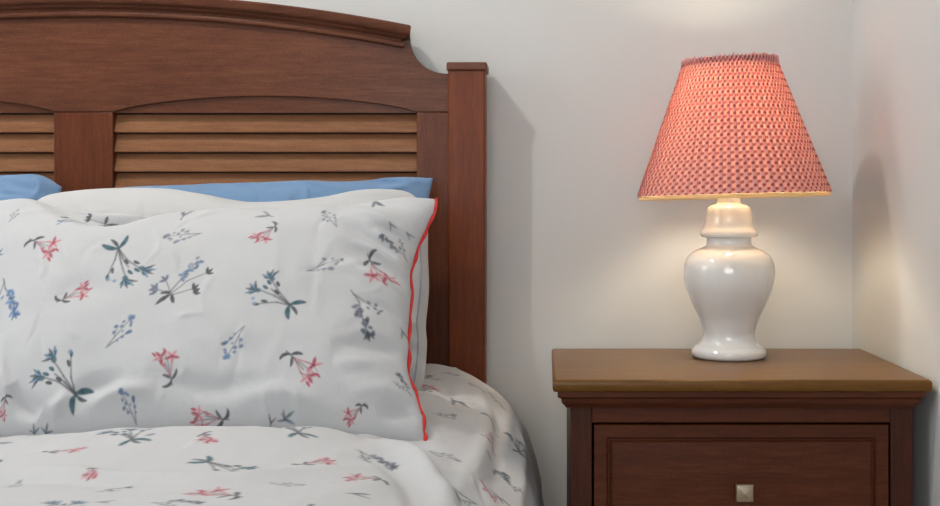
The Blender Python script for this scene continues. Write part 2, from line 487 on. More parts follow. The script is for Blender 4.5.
def sprig(kind):
    """strokes and dabs of one printed sprig, base (0,0) to tip (1,0): ('s',x0,y0,x1,y1,w0,w1,col) / ('e',x,y,a,b,rot,col)"""
    g = np.random.default_rng(abs(hash_(kind)))
    P = []
    S = lambda x0, y0, x1, y1, w0, w1, c: P.append(('s', x0, y0, x1, y1, w0, w1, c))
    E = lambda x, y, a, b, r, c: P.append(('e', x, y, a, b, r, c))
    def leaf(x, y, ang, L, w, c):
        ca, sa = math.cos(ang), math.sin(ang)
        E(x + ca * L / 2, y + sa * L / 2, L / 2, w * .40, ang, c)
        S(x, y, x + ca * L * 1.12, y + sa * L * 1.12, .012, .006, c * .6)
    def bloom(x, y, r, n, c, c2):
        for k in range(n):
            an = 2 * PI * k / n + .4
            leaf(x + math.cos(an) * r * .1, y + math.sin(an) * r * .1, an, r * .9, r * .62, c if k % 2 else c2)
        E(x, y, r * .18, r * .18, 0, c * .6)
    def cleaf(x, y, ang, L, w, bend, c):
        n = 7; q = [(x, y)]
        for k in range(n):
            a_ = ang + bend * (k / (n - 1) - .2)
            q.append((q[-1][0] + math.cos(a_) * L / n, q[-1][1] + math.sin(a_) * L / n))
        wd = [w * .32 * math.sin(PI * (k + .35) / (n + .7)) ** .8 for k in range(n + 1)]
        for k in range(n): S(*q[k], *q[k + 1], wd[k], wd[k + 1], c * (1 + .25 * math.sin(k * 1.7)))
    if kind == 'red':
        cleaf(.06, 0, 2.5, .34, .13, -1.7, DARK); cleaf(.06, 0, -1.0, .30, .13, .9, DARK); cleaf(.10, .02, .75, .26, .10, .5, DARK * 1.2)
        S(-.10, 0, .2, .01, .014, .014, DARK); S(.15, .01, .55, .08, .014, .010, DARK); S(.2, 0, .6, -.14, .012, .012, RED); S(.2, .02, .75, .26, .012, .010, RED)
        S(.3, .0, .85, .0, .010, .008, DARK)
        bloom(.66, -.15, .19, 5, RED, PINK); bloom(.74, .14, .20, 5, PINK, RED)
        cleaf(.80, .27, .3, .17, .08, .2, RED); cleaf(.84, -.02, .1, .15, .07, .2, RED); E(.66, -.15, .05, .04, 0, RED * .8); E(.5, .13, .06, .03, .4, RED)
    elif kind == 'teal':
        cleaf(.02, 0, 2.2, .36, .15, .6, TEAL); cleaf(.02, 0, -2.1, .38, .16, -.7, TEAL); cleaf(0, 0, 3.3, .30, .10, .5, DARK)
        for x1, y1 in ((.78, .24), (.84, -.10), (.55, -.34), (.6, .05)):
            S(0, 0, x1 * .5, y1 * .36, .018, .014, DARK); S(x1 * .5, y1 * .36, x1, y1, .014, .011, DARK)
        for x, y, an in ((.78, .26, .5), (.84, -.12, -.3)):
            for k in range(8):
                cleaf(x, y, an - .95 + .27 * k, .24 if k % 2 else .17, .06, .3, (TEAL, TEAL * 1.35, PALEB, DARK)[k % 4])
            E(x - .02, y, .07, .055, an, TEAL)
        for x, y in ((.55, -.36), (.66, .02), (.45, -.22), (.5, .20), (.68, .14), (.38, .05)):
            cleaf(x, y, math.atan2(y, x), .14, .09, .3, TEAL if x > .5 else DARK)
        for x, y in ((.66, -.40), (.76, -.32)): E(x, y, .035, .035, 0, PALEB)
    elif kind in ('berry', 'berryblue'):
        c = GREY if kind == 'berry' else BLUE * .85
        S(0, 0, .45, .04, .016, .012, DARK * 1.4); S(.45, .04, .95, .10, .012, .010, DARK * 1.4)
        S(.06, -.02, .6, -.16, .016, .010, DARK * 1.4); S(.3, .03, .55, .20, .010, .008, DARK * 1.4)
        for x, y, r in ((.38, .15, .045), (.52, .24, .05), (.62, .12, .045), (.74, .18, .04), (.92, .12, .075), (.98, .07, .06), (.45, -.14, .045),
                        (.62, -.17, .055), (.68, -.20, .05), (.80, -.06, .045), (.86, .0, .04), (.3, -.11, .03), (.55, -.02, .03)):
            E(x, y, r * 1.15, r * .9, g.uniform(0, 3), c * g.uniform(.6, 1.15))
    elif kind in ('spike', 'spikeblue'):
        c = (GREY * .62) if kind == 'spike' else BLUE
        pts_ = [(0, 0), (.25, -.02), (.5, .04), (.75, .06), (1, .02)]
        for a, b in zip(pts_, pts_[1:]): S(*a, *b, .012, .009, DARK)
        S(.08, 0, .45, -.24, .010, .007, DARK)
        for k in range(26):
            t = .34 + .66 * k / 25
            sp = .13 * (1 - .35 * t)
            y0 = np.interp(t, [p[0] for p in pts_], [p[1] for p in pts_])
            E(t, y0 + sp * g.uniform(-1, 1), .044, .032, g.uniform(0, 3), c * g.uniform(.65, 1.35))
        for x, y in ((.3, -.18), (.36, -.28), (.45, -.24), (.5, -.32), (.56, -.26), (.62, -.34), (.42, -.12)):
            E(x, y, .04, .027, g.uniform(0, 3), c * g.uniform(.7, 1.3))
        for a in (-.6, .1, .8): leaf(.93, .03, a, .12, .05, c)
    elif kind == 'mixed':
        cleaf(.10, 0, 2.6, .34, .13, .3, DARK); cleaf(.12, -.02, 3.9, .2, .12, .3, DARK); cleaf(.14, .02, 2.0, .22, .10, .5, DARK)
        S(-.05, .05, .5, .04, .014, .012, DARK); S(.5, .04, .95, .05, .012, .009, DARK)
        S(.1, 0, .06, .34, .011, .009, DARK); S(.12, 0, .3, .28, .011, .008, DARK); S(.14, 0, .5, -.10, .011, .009, DARK); S(.5, -.10, .84, -.30, .010, .008, DARK); S(.1, -.02, .42, -.32, .011, .008, DARK)
        for k in range(26):
            t = .48 + .54 * k / 25
            E(t, .04 + .085 * g.uniform(-1, 1), .042, .028, g.uniform(0, 3), (BLUE * .75, GREY, PALEB * .8)[k % 3])
        for x, y in ((.05, .36), (.30, .29), (-.02, .3)):
            for a in (.3, 1.3, 2.3): cleaf(x, y, a, .13, .07, .3, GREY)
        for x, y in ((.84, -.30), (.42, -.32), (.36, -.40)):
            for a in (-1.2, -.3, .5): cleaf(x, y, a, .14, .08, .3, DARK)
    elif kind == 'leaves':
        leaf(0, 0, .5, .9, .3, DARK); leaf(0, 0, -.5, .8, .28, GREY); S(-.3, 0, .2, 0, .05, .03, DARK)
    elif kind == 'leafblue':
        leaf(0, 0, .5, .9, .34, TEAL); leaf(0, 0, -.5, .8, .3, BLUE * .7); leaf(0, 0, 1.6, .6, .2, TEAL)
    return P


def hash_(s): return sum((i + 1) * ord(c) for i, c in enumerate(s))


def paint(col, fu, fv, sprigs, dil=.0001):
    """print the sprigs on cloth coordinates (fu, fv) in metres; sprigs: (kind, base_uv, tip_uv, flip, strength)"""
    tree_u, tree_v = fu, fv
    for kind, b, t, flip, k in sprigs:
        b, t = np.array(b), np.array(t)
        d = t - b; L = float(np.hypot(*d)); ex = d / L; ey = np.array((-ex[1], ex[0])) * (1 if not flip else -1)
        m = np.nonzero((np.abs(tree_u - b[0] - d[0] / 2) < L * 1.05) & (np.abs(tree_v - b[1] - d[1] / 2) < L * 1.05))[0]
        if len(m) == 0: continue
        du, dv = fu[m] - b[0], fv[m] - b[1]
        x = (du * ex[0] + dv * ex[1]) / L; y = (du * ey[0] + dv * ey[1]) / L
        x = .5 + (x - .5) / .9; y = y / .9
        soft = .0012 / L
        gi = np.random.default_rng(int(abs(b[0] * 7919 + b[1] * 104729) * 1000) % 100003)
        ys = gi.uniform(.9, 1.2); x = x + .10 * gi.uniform(-1, 1) * y; y = y * ys + .05 * gi.uniform(-1, 1) * np.sin(3 * x)
        for p in sprig(kind):
            if p[0] == 'e' and gi.uniform() < .10: continue
            if p[0] == 's':
                _, x0, y0, x1, y1, w0, w1, c = p
                dx, dy = x1 - x0, y1 - y0
                tt = np.clip(((x - x0) * dx + (y - y0) * dy) / (dx * dx + dy * dy + 1e-9), 0, 1)
                dist = np.hypot(x - x0 - tt * dx, y - y0 - tt * dy) - (w0 + (w1 - w0) * tt) - dil / L
            else:
                _, ex0, ey0, a, bb, r, c = p
                ca, sa = math.cos(r), math.sin(r)
                qx = (x - ex0) * ca + (y - ey0) * sa; qy = -(x - ex0) * sa + (y - ey0) * ca
                q = np.hypot(qx / a, qy / bb)
                dist = (q - 1) * min(a, bb) - dil / L
            al = np.clip(.5 - dist / (2 * soft), 0, 1) * .86 * k
            w = al > 0.003
            mm = m[w]
            col[mm] = col[mm] * (1 - al[w, None]) + np.clip(c, 0, 1) * al[w, None]


def nearest(P3, fu, fv):
    """lookup from a spot measured in the photograph to cloth coordinates on a front surface"""
    qx = PX + P3[:, 0] * F / P3[:, 1]; qy = PY - (P3[:, 2] - ZC) * F / P3[:, 1]
    def f(px, py):
        i = np.argmin((qx - px) ** 2 + (qy - py) ** 2 + np.clip(P3[:, 1] - P3[:, 1].min(), 0, None) * .5)
        return fu[i], fv[i]
    return f


def set_sprigs(P3, fu, fv, rows, lim=.085):
    look = nearest(P3, fu, fv)
    out = []
    for kind, bx, by, tx, ty, flip, k in rows:
        b, t = np.array(look(bx, by)), np.array(look(tx, ty))
        ln = float(np.hypot(*(t - b)))
        if ln < .004: continue
        t = b + (t - b) * min(1, lim / ln)
        out.append((kind, b, t, flip, k))
    return out


WHITE = np.array(lin(192, 192, 193)[:3])


# ------------------------------------------------------------------ pillows
def pillow(name, mat, bot, top, edges, H, nu, nv, seed, wrinkle=(), rough=.004, sprigs=None, power=(.5, .42), parent=None, colour=None, Hb=None, crumple=.0026):
    """bot / top: (Y, z) of the middle of the lower and upper seam; edges: four polylines measured on the photo (L up, R up, B rightwards, T rightwards)"""
    o0 = np.array((0, bot[0], bot[1])); o1 = np.array((0, top[0], top[1]))
    e1 = np.array((1., 0, 0)); L = np.linalg.norm(o1 - o0); e2 = (o1 - o0) / L; n = np.cross(e1, e2)

    def onto(p):                                # a spot in the photo laid on the pillow's plane
        d = np.array(((p[0] - PX) / F, 1.0, (PY - p[1]) / F)); c = np.array((0, 0, ZC))
        t = ((o0 - c) @ n) / (d @ n); q = c + d * t - o0
        return (q @ e1, q @ e2)
    Lc, Rc, Bc, Tc = [smooth_curve([onto(p) for p in e], 200) for e in edges]
    u = np.linspace(0, 1, nu); v = np.linspace(0, 1, nv)
    # closer rows near the seams, where the surface turns fastest
    u = .5 - .5 * np.cos(PI * u) * .55 - .45 * (.5 - u); u = (u - u[0]) / (u[-1] - u[0])
    v = .5 - .5 * np.cos(PI * v) * .55 - .45 * (.5 - v); v = (v - v[0]) / (v[-1] - v[0])
    s = np.linspace(0, 1, 200)
    cv = lambda c, w: np.stack([np.interp(w, s, c[:, 0]), np.interp(w, s, c[:, 1])], -1)
    l, r, b, t = cv(Lc, v), cv(Rc, v), cv(Bc, u), cv(Tc, u)
    U, V = np.meshgrid(u, v)
    U_, V_ = U[..., None], V[..., None]
    P = (1 - U_) * l[:, None] + U_ * r[:, None] + (1 - V_) * b[None] + V_ * t[None]
    P -= (1 - U_) * (1 - V_) * b[0] + U_ * (1 - V_) * b[-1] + (1 - U_) * V_ * t[0] + U_ * V_ * t[-1]
    pu, pv = power
    sh = np.clip(1 - np.abs(2 * U - 1) ** 2.8, 0, 1) ** pu * np.clip(1 - np.abs(2 * V - 1) ** 2.9, 0, 1) ** pv
    a, c = P[..., 0], P[..., 1]
    soft = np.clip(sh, 0, 1) ** .7
    w = rough * noise2(a, c, 4.5, seed, 3) * soft
    w = w + crumple * ridged(a, c, seed) * soft
    for pts, wd, amp in wrinkle:
        q = [onto(p) for p in pts]
        w = w + crease(a, c, q, wd * .85, amp * 1.5) * np.clip(sh * 3, 0, 1)
    front = H * sh + w
    Hb = Hb or H
    back = -(Hb * sh + rough * noise2(a, c, 4, seed + 9, 2) * soft)
    to3 = lambda h: o0 + a[..., None] * e1 + c[..., None] * e2 + h[..., None] * n
    A = to3(front).reshape(-1, 3); B = to3(back).reshape(-1, 3)
    fA = quad_faces(nu, nv); fB = fA[:, ::-1] + nu * nv
    for q in (A, B): q[:, 2] = np.maximum(q[:, 2], .603)   # the lower edge rests flat on the bed
    # sew the two panels: rim vertices of the back use the front's
    idx = np.arange(nu * nv * 2)
    G = np.arange(nu * nv).reshape(nv, nu)
    rim = np.unique(np.r_[G[0], G[-1], G[:, 0], G[:, -1]])
    idx[rim + nu * nv] = rim
    faces = idx[np.vstack([fA, fB])]
    co = np.vstack([A, B])
    keep = np.ones(len(co), bool); keep[rim + nu * nv] = False
    new = np.cumsum(keep) - 1
    faces = new[faces]; co = co[keep]
    col = None
    if sprigs is not None:
        col = np.tile(WHITE, (nu * nv * 2, 1))
        fu, fv = a.ravel(), c.ravel()
        sp = set_sprigs(A, fu, fv, sprigs)
        cf = np.tile(WHITE, (nu * nv, 1)); paint(cf, fu, fv, sp)
        cb = np.tile(WHITE, (nu * nv, 1)); paint(cb, -fu + .75, fv, [x for x in sp[::2]])
        col[:nu * nv] = cf; col[nu * nv:] = cb
        col = col[keep]
    me = grid_mesh(name, co, faces, col)
    return me, dict(right=to3(np.zeros_like(a))[:, -1], left=to3(np.zeros_like(a))[:, 0], front=to3(front), n=n, nu=nu, nv=nv, u=u, v=v)


SPR = [
    ('berry', 8, 223, 20, 209, 0, .75), ('red', 31, 239, 60, 252, 1, .95), ('mixed', 112, 222, 56, 222, 0, .75), ('teal', 117, 246, 137, 283, 0, 1),
    ('red', 58, 302, 95, 287, 0, 1), ('spikeblue', 3, 277, 18, 336, 0, 1), ('leafblue', -3, 255, 4, 251, 0, 1),
    ('berry', 203, 233, 161, 239, 1, .85), ('mixed', 166, 301, 205, 257, 0, .95), ('red', 277, 224, 253, 244, 1, .95), ('leaves', 183, 217, 198, 215, 0, .8),
    ('leaves', 270, 216, 256, 213, 0, .7), ('teal', 292, 306, 253, 281, 1, 1), ('leaves', 374, 200, 380, 208, 0, .9), ('berry', 337, 228, 326, 210, 0, .85),
    ('berry', 305, 271, 345, 261, 0, .9), ('spike', 409, 264, 380, 234, 0, .9), ('leaves', 390, 223, 394, 231, 0, .8), ('leaves', 407, 233, 413, 240, 0, .8),
    ('red', 368, 256, 389, 288, 0, .95), ('spike', 350, 288, 377, 352, 1, .95), ('red', 288, 352, 322, 379, 1, 1), ('leaves', 402, 331, 407, 343, 0, .8),
    ('spike', 412, 397, 397, 373, 1, .75), ('red', 364, 404, 342, 421, 0, .95), ('leafblue', 284, 419, 297, 418, 0, .8), ('teal', 78, 397, 42, 359, 0, 1),
    ('berryblue', 105, 349, 137, 317, 0, .95), ('berryblue', 137, 427, 122, 387, 0, 1), ('red', 6, 395, -2, 422, 0, .9), ('leafblue', 34, 434, 37, 424, 0, .9),
    ('leafblue', 46, 434, 51, 426, 0, .9), ('red', 172, 384, 163, 346, 0, 1), ('berryblue', 246, 325, 221, 359, 0, .95), ('red', 227, 419, 188, 423, 1, .95),
    ('leaves', 271, 424, 273, 415, 0, .9), ('leaves', 286, 420, 278, 416, 0, .8), ('berry', 70, 440, 90, 441, 0, .8),
]
WR = [
    ([(45, 206), (85, 226), (125, 236), (165, 222), (225, 212)], .015, -.026), ([(85, 250), (130, 240), (190, 226), (260, 218)], .014, .006),
    ([(0, 212), (40, 214), (80, 222)], .012, .005),
    ([(408, 268), (375, 256), (345, 236)], .010, -.007), ([(409, 298), (372, 276), (340, 262)], .011, -.006), ([(412, 248), (385, 232), (350, 222)], .010, .006),
    ([(408, 318), (370, 292), (345, 285)], .009, .004), ([(425, 216), (385, 212), (330, 224)], .012, -.006),
    ([(410, 362), (375, 360), (338, 366)], .013, -.009), ([(400, 380), (370, 378), (340, 380)], .012, .006),
    ([(420, 425), (400, 418), (380, 424)], .010, -.007), ([(418, 405), (390, 400), (350, 410)], .012, .005),
    ([(409, 285), (385, 268), (362, 256)], .006, .005), ([(409, 305), (388, 292), (366, 286)], .006, .005), ([(411, 335), (388, 322), (360, 318)], .007, -.004), ([(416, 256), (396, 246), (372, 240)], .006, -.004), ([(409, 275), (392, 258), (378, 244)], .005, .004), ([(17, 352), (18, 390), (20, 425)], .007, .005), ([(25, 400), (32, 415), (50, 428)], .010, -.010), ([(58, 340), (60, 375), (68, 400)], .008, -.003),
    ([(85, 410), (75, 420), (60, 428)], .009, .008), ([(140, 400), (100, 408), (82, 426)], .012, -.008), ([(170, 410), (130, 412), (100, 425)], .009, .006),
    ([(300, 340), (280, 385), (270, 415)], .008, .0012), ([(255, 345), (235, 380), (228, 400)], .007, -.0012), ([(205, 280), (202, 330), (190, 370)], .007, .001),
    ([(288, 230), (286, 280), (284, 330)], .007, .001), ([(160, 395), (220, 408), (290, 405)], .014, -.006), ([(185, 252), (210, 235), (238, 225)], .005, .002),
    ([(325, 240), (322, 300), (320, 345)], .007, -.001), ([(60, 330), (100, 312), (150, 318)], .016, -.003), ([(230, 415), (290, 412), (350, 428)], .012, .005),
]
# front pillow: floral case, red piping down its open end
E_front = ([(-36, 430), (-26, 380), (-24, 320), (-28, 260), (-38, 205)],
           [(424, 442), (423, 421), (417.5, 401), (411, 383), (407.5, 366), (409, 349), (408, 335), (409.5, 318), (411, 298), (410.5, 276), (413.5, 262), (418, 248), (424, 234), (431, 219), (435.5, 207), (434.5, 199)],
           [(-36, 430), (60, 448), (200, 452), (330, 450), (424, 442)],
           [(-38, 205), (20, 203), (60, 210), (110, 217), (170, 218), (240, 215), (300, 212), (350, 208), (400, 199.5), (434.5, 199)])
me, fr = pillow('front', M['print'], (1.69, .612), (1.905, .943), E_front, .088, 560, 340, 3, WR, .0035, SPR, (.5, .5))
fp = thing('pillow', 'floral printed pillow with red piping leaning in front of the plain ones', 'pillow', (X_(200, 1.8), 1.72, .62))
link('floral_pillowcase', me, M['print'], fp)
ed = fr['right']
g_ = ed[2:-1:4]
bm = bmesh.new()
tube(bm, [tuple(p + np.array((.0015, -.0015, 0)) + .0013 * np.sin(i * .7)) for i, p in enumerate(g_)], [.0026 + .0007 * math.sin(i * .9) for i in range(len(g_))], 8)
pp = obj('piping', bm, M['red'], fp, smooth=60)
pp['label'] = 'thin red piping along the seam'
reparent(fp)

# plain white pillow behind it
E_white = ([(22, 392), (28, 340), (30, 280), (26, 230), (34, 202)],
           [(417, 394), (424, 380), (427, 345), (426, 325), (429, 290), (428, 255), (427.5, 225), (422, 204)],
           [(22, 392), (120, 405), (260, 408), (360, 404), (417, 394)],
           [(34, 202), (56, 194), (108, 190), (165, 190), (200, 195), (250, 203), (280, 203), (320, 199), (365, 191), (395, 190.5), (411, 194), (422, 204)])
me, fw = pillow('plain', M['white'], (2.00, .615), (2.125, .955), E_white, .062, 260, 170, 14,
                [([(430, 330), (400, 326), (370, 335)], .010, .004), ([(428, 365), (405, 350), (380, 352)], .009, -.004), ([(215, 196), (235, 204), (260, 206)], .012, -.006),
                 ([(330, 190), (360, 196), (410, 198)], .01, .004)], .004, None, (.5, .42))
wp = thing('pillow', 'plain white pillow between the floral pillow and the blue ones', 'pillow', (X_(225, 2.05), 2.03, .62))
link('white_pillowcase', me, M['white'], wp)
fg = fw['front']; ci = int(fw['nu'] * .955)
st = fg[6:-6:3, ci] + fw['n'] * .001
bm = bmesh.new(); tube(bm, [tuple(p) for p in st], .0016, 6)
sm = obj('stitched_seam', bm, M['grey'], wp, smooth=60); sm['label'] = 'grey seam beside the open end'
reparent(wp)

# blue pillows against the headboard
E_blue = ([(88, 392), (98, 340), (100, 280), (96, 230), (90, 192)],
          [(425, 392), (421, 340), (420, 280), (423, 230), (433, 178)],
          [(88, 392), (150, 398), (260, 399), (350, 398), (425, 392)],
          [(90, 192), (130, 188), (190, 186), (250, 184), (310, 183), (360, 182), (395, 178), (433, 178)])
me, fb = pillow('blue', M['blue'], (2.16, .63), (2.262, .985), E_blue, .058, 240, 160, 25,
                [([(175, 188), (230, 191), (300, 192)], .008, -.006), ([(270, 183), (320, 186), (350, 196)], .008, .005), ([(433, 180), (410, 186), (380, 196)], .008, .006),
                 ([(425, 186), (395, 186), (360, 184)], .007, -.006), ([(190, 194), (215, 186), (240, 196)], .007, .004)], .006, None, (.5, .36), crumple=.006)
bp = link('pillow', me, M['blue'])
tag(bp, 'long blue pillow rising behind the white pillow under the wide louvres', 'pillow')
E_blue2 = ([(-290, 392), (-285, 340), (-284, 280), (-288, 230), (-292, 180)],
           [(50, 392), (46, 340), (45, 280), (52, 230), (62, 187)],
           [(-290, 392), (-220, 398), (-110, 399), (-20, 398), (50, 392)],
           [(-292, 176), (-250, 179), (-180, 181), (-110, 180), (-50, 177), (10, 176), (42, 176), (62, 187)])
me, fb2 = pillow('blue', M['blue'], (2.14, .63), (2.255, .985), E_blue2, .062, 240, 160, 31,
                 [([(5, 185), (25, 192), (50, 196)], .008, -.005), ([(40, 180), (46, 190), (40, 205)], .007, .005), ([(-10, 182), (5, 192), (0, 205)], .009, -.005)], .006, None, (.42, .34), crumple=.006)
bp2 = link('pillow', me, M['blue'])
tag(bp2, 'blue pillow showing its rounded corner in front of the middle headboard stile', 'pillow')

# ------------------------------------------------------------------ duvet
right = [(XC + .1, .628), (-.34, .632), (-.25, .631), (-.19, .621), (-.12, .594), (-.070, .553), (-.034, .492), (-.016, .42), (-.009, .345), (.008, .22)]
prof_r = smooth_curve([(x, z) for x, z in right], 1500)
mid = np.array([[XC, .628]])
# arclength sampling: fine where the photo looks, coarse on the far side
half_len = np.r_[0, np.cumsum(np.linalg.norm(np.diff(np.vstack([mid, prof_r]), axis=0), axis=1))]
full = np.vstack([mid, prof_r])
s_f = np.r_[np.linspace(-half_len[-1], -.10, 60)[:-1], np.linspace(-.10, half_len[-1], 560)]
y_f = np.r_[np.linspace(.33, 1.15, 50)[:-1], np.linspace(1.15, 2.357, 430)]
ss, yy = np.meshgrid(s_f, y_f)
ax = np.interp(np.abs(ss), half_len, full[:, 0]); az = np.interp(np.abs(ss), half_len, full[:, 1])
ds = 1e-3
tx = (np.interp(np.abs(ss) + ds, half_len, full[:, 0]) - np.interp(np.abs(ss) - ds, half_len, full[:, 0]))
tz = (np.interp(np.abs(ss) + ds, half_len, full[:, 1]) - np.interp(np.abs(ss) - ds, half_len, full[:, 1]))
tx[np.abs(ss) < .01] = 1; tz[np.abs(ss) < .01] = 0
tl = np.hypot(tx, tz); nx, nz = -tz / tl, tx / tl
sg = np.sign(ss); sg[sg == 0] = 1
ax = XC + sg * (ax - XC); nx = nx * sg
h = .0035 * noise2(ss, yy, 2.2, 41, 2) + .0016 * noise2(ss, yy, 9, 43, 2) + .0034 * ridged(ss, yy, 47, 150)
far = np.clip((yy - 1.72) / .3, 0, 1)
# puffed roll in front of the pillow, long soft folds down the side
hx = np.clip((-.235 - ax) / .10, 0, 1); hx = hx * hx * (3 - 2 * hx)
crest = 1.535 - .04 * np.sin((ax + 1.0) * 5)
h += hx * (.012 + .012 * np.exp(-((ax + .47) / .15) ** 2)) * np.exp(-((yy - crest) / .085) ** 2)
h -= hx * .042 * np.clip((yy - 1.60) / .08, 0, 1) * np.clip((2.36 - yy) / .05, 0, 1)
h -= .026 * np.exp(-((ax + .205) / .05) ** 2 - ((yy - 1.64) / .06) ** 2)
sR = np.interp(-.12, full[:, 0], half_len)
for pts, wd, amp in (
        ([(sR - .14, 1.62), (sR - .06, 1.52), (sR + .02, 1.30)], .016, .012), ([(sR - .12, 1.50), (sR - .05, 1.40), (sR, 1.20)], .014, -.009),
        ([(sR - .02, 2.25), (sR + .02, 1.95), (sR + .02, 1.6), (sR - .01, 1.3)], .013, .007), ([(sR + .03, 2.2), (sR + .06, 1.9), (sR + .06, 1.55)], .012, -.007),
        ([(sR + .08, 2.3), (sR + .11, 2.0), (sR + .11, 1.6), (sR + .08, 1.2)], .014, .007), ([(sR + .15, 2.1), (sR + .15, 1.8), (sR + .13, 1.4)], .014, -.007),
        ([(sR - .09, 2.2), (sR - .05, 2.0), (sR - .06, 1.8)], .014, -.004), ([(sR - .16, 1.9), (sR - .1, 1.78), (sR - .03, 1.7)], .012, .005),
        ([(.02, 1.42), (.25, 1.40), (.5, 1.44)], .018, .004), ([(.1, 1.30), (.35, 1.33), (.6, 1.28)], .018, -.004), ([(.3, 1.38), (.5, 1.33), (.66, 1.36)], .014, .006),
        ([(.45, 1.28), (.6, 1.32), (.75, 1.42)], .014, .006), ([(-.1, 1.36), (.05, 1.32), (.2, 1.34)], .015, .004)):
    h += crease(ss, yy, pts, wd * .9, amp * 1.5)
co = np.stack([ax + nx * h, yy, az + nz * h], -1)
co[..., 2] -= .05 * np.clip((yy - 2.32) / .042, 0, 1) ** 2
A = co.reshape(-1, 3)
nu, nv = len(s_f), len(y_f)
fu, fv = ss.ravel(), yy.ravel()
DSP = [
    ('red', 45, 452, 91, 448, 0, .75), ('teal', 133, 440, 109, 441, 0, .85), ('berry', 143, 436, 156, 434, 0, .7), ('red', 203, 433, 208, 444, 0, .8), ('berry', 152, 449, 152, 466, 0, .6),
    ('red', 93, 468, 87, 482, 0, .75), ('teal', 205, 461, 252, 471, 0, .9), ('berry', 4, 487, 23, 480, 0, .5), ('spike', 94, 492, 131, 487, 0, .6), ('red', 240, 496, 194, 490, 0, .8),
    ('spike', 148, 503, 202, 503, 0, .7), ('leaves', 100, 502, 114, 502, 0, .8), ('leaves', 40, 438, 56, 438, 0, .5), ('teal', 300, 434, 258, 448, 0, .9), ('red', 299, 465, 338, 460, 0, .8),
    ('berry', 338, 430, 360, 437, 0, .5), ('spike', 355, 449, 420, 472, 0, .85), ('red', 386, 481, 340, 477, 0, .75), ('berry', 268, 482, 305, 485, 0, .6), ('leaves', 352, 494, 374, 498, 0, .8),
    ('berry', 478, 504, 430, 495, 0, .85), ('berry', 428, 451, 458, 462, 0, .75), ('berry', 431, 413, 458, 416, 0, .8), ('red', 424, 391, 446, 380, 0, .7), ('spike', 425, 379, 442, 366, 0, .8),
    ('leaves', 453, 400, 465, 408, 0, .8), ('spike', 500, 438, 482, 413, 0, .9), ('berry', 468, 382, 484, 392, 0, .8), ('teal', 520, 453, 513, 426, 0, 1.0), ('berry', 486, 450, 491, 460, 0, .8),
    ('red', 503, 499, 474, 485, 0, .75), ('spike', 516, 493, 507, 474, 0, .8), ('berry', 506, 411, 488, 391, 0, .6), ('red', 488, 440, 496, 450, 0, .5), ('leafblue', 495, 470, 502, 480, 0, .7),
    ('berry', 440, 372, 460, 376, 0, .7), ('teal', 40, 515, 75, 500, 0, .6), ('red', 310, 505, 325, 515, 0, .5), ('berry', 14, 443, -2, 442, 0, .8), ('red', 0, 460, -30, 465, 0, .7),
]
col = np.tile(WHITE, (len(A), 1))
sp = set_sprigs(A, fu, fv, DSP, .075)
# the print goes on beyond what the photo shows
kinds = ['red', 'teal', 'berry', 'spike', 'mixed', 'berryblue']
for i in range(14):
    for j in range(8):
        s0 = -1.0 + .135 * i + (.06 if j % 2 else 0); y0 = .40 + .115 * j
        if y0 > 1.2 and s0 > -.15: continue
        if s0 > half_len[-1] - .03: continue
        an = rng.uniform(0, 2 * PI); ln = rng.uniform(.05, .07)
        sp.append((kinds[(i * 5 + j * 3) % 6], (s0, y0), (s0 + ln * math.cos(an), y0 + ln * math.sin(an)), 0, .9))
for i in range(4):
    for j in range(3):
        s0 = -.95 + .2 * i; y0 = 1.4 + .3 * j
        sp.append((kinds[(i + j * 2) % 6], (s0, y0), (s0 + .05, y0 + .03), 0, .9))
paint(col, fu, fv, sp, .0007)
me = grid_mesh('duvet', A, quad_faces(nu, nv), col)
dv = link('duvet', me, M['print'])
so = dv.modifiers.new('thickness', 'SOLIDIFY'); so.thickness = .012; so.offset = -1
tag(dv, 'white duvet with small floral sprigs spread over the bed', 'duvet')

# ------------------------------------------------------------------ nightstand
TF = 1.91; BF = 1.945; BB = 2.335
ZT = .66
x0, x1 = .0092, .6325
ns = thing('nightstand', 'dark cherry wood nightstand with drawers in the corner beside the bed', 'nightstand', ((x0 + x1) / 2, 2.14, 0))


def rounded_slab(bm, x0, x1, y0, y1, sec, back_flush=True):
    """stack of rectangles: sec = (inset, z); the back edge stays put"""
    rs = []
    for ins, z in sec:
        yb = y1
        rs.append([bm.verts.new(p) for p in ((x0 + ins, y0 + ins, z), (x1 - ins, y0 + ins, z), (x1 - ins, yb, z), (x0 + ins, yb, z))])
    for a, b in zip(rs, rs[1:]): bridge(bm, a, b)
    bm.faces.new(rs[0][::-1]); bm.faces.new(rs[-1])


bm = bmesh.new()
sec = [(.004, ZT - .0205), (.0012, ZT - .0185), (0, ZT - .0145), (0, ZT - .0055), (.0012, ZT - .0022), (.0035, ZT - .0005), (.006, ZT)]
rounded_slab(bm, x0, x1, TF, BB, sec)
obj('top', bm, M['standTopLit'], ns, smooth=40)
bm = bmesh.new()
sec = [(.030, ZT - .0505), (.0225, ZT - .0495), (.0205, ZT - .046), (.0165, ZT - .042), (.0145, ZT - .038), (.0145, ZT - .034), (.013, ZT - .0325), (.0095, ZT - .031), (.0085, ZT - .0295), (.0085, ZT - .0215), (.012, ZT - .0204)]
rounded_slab(bm, x0, x1, TF, BB - .004, sec)
obj('top_moulding', bm, M['standX'], ns, smooth=30)
b0, b1 = X_(570.6, BF), X_(913, BF)
d0, d1 = X_(594, BF), X_(888.5, BF)
dz1 = Z_(424.8, BF); kz = Z_(490, BF); dz0 = 2 * kz - dz1
rz = dz0 - .018; e1_, e0_ = rz, rz - (dz1 - dz0)
gx = .0035
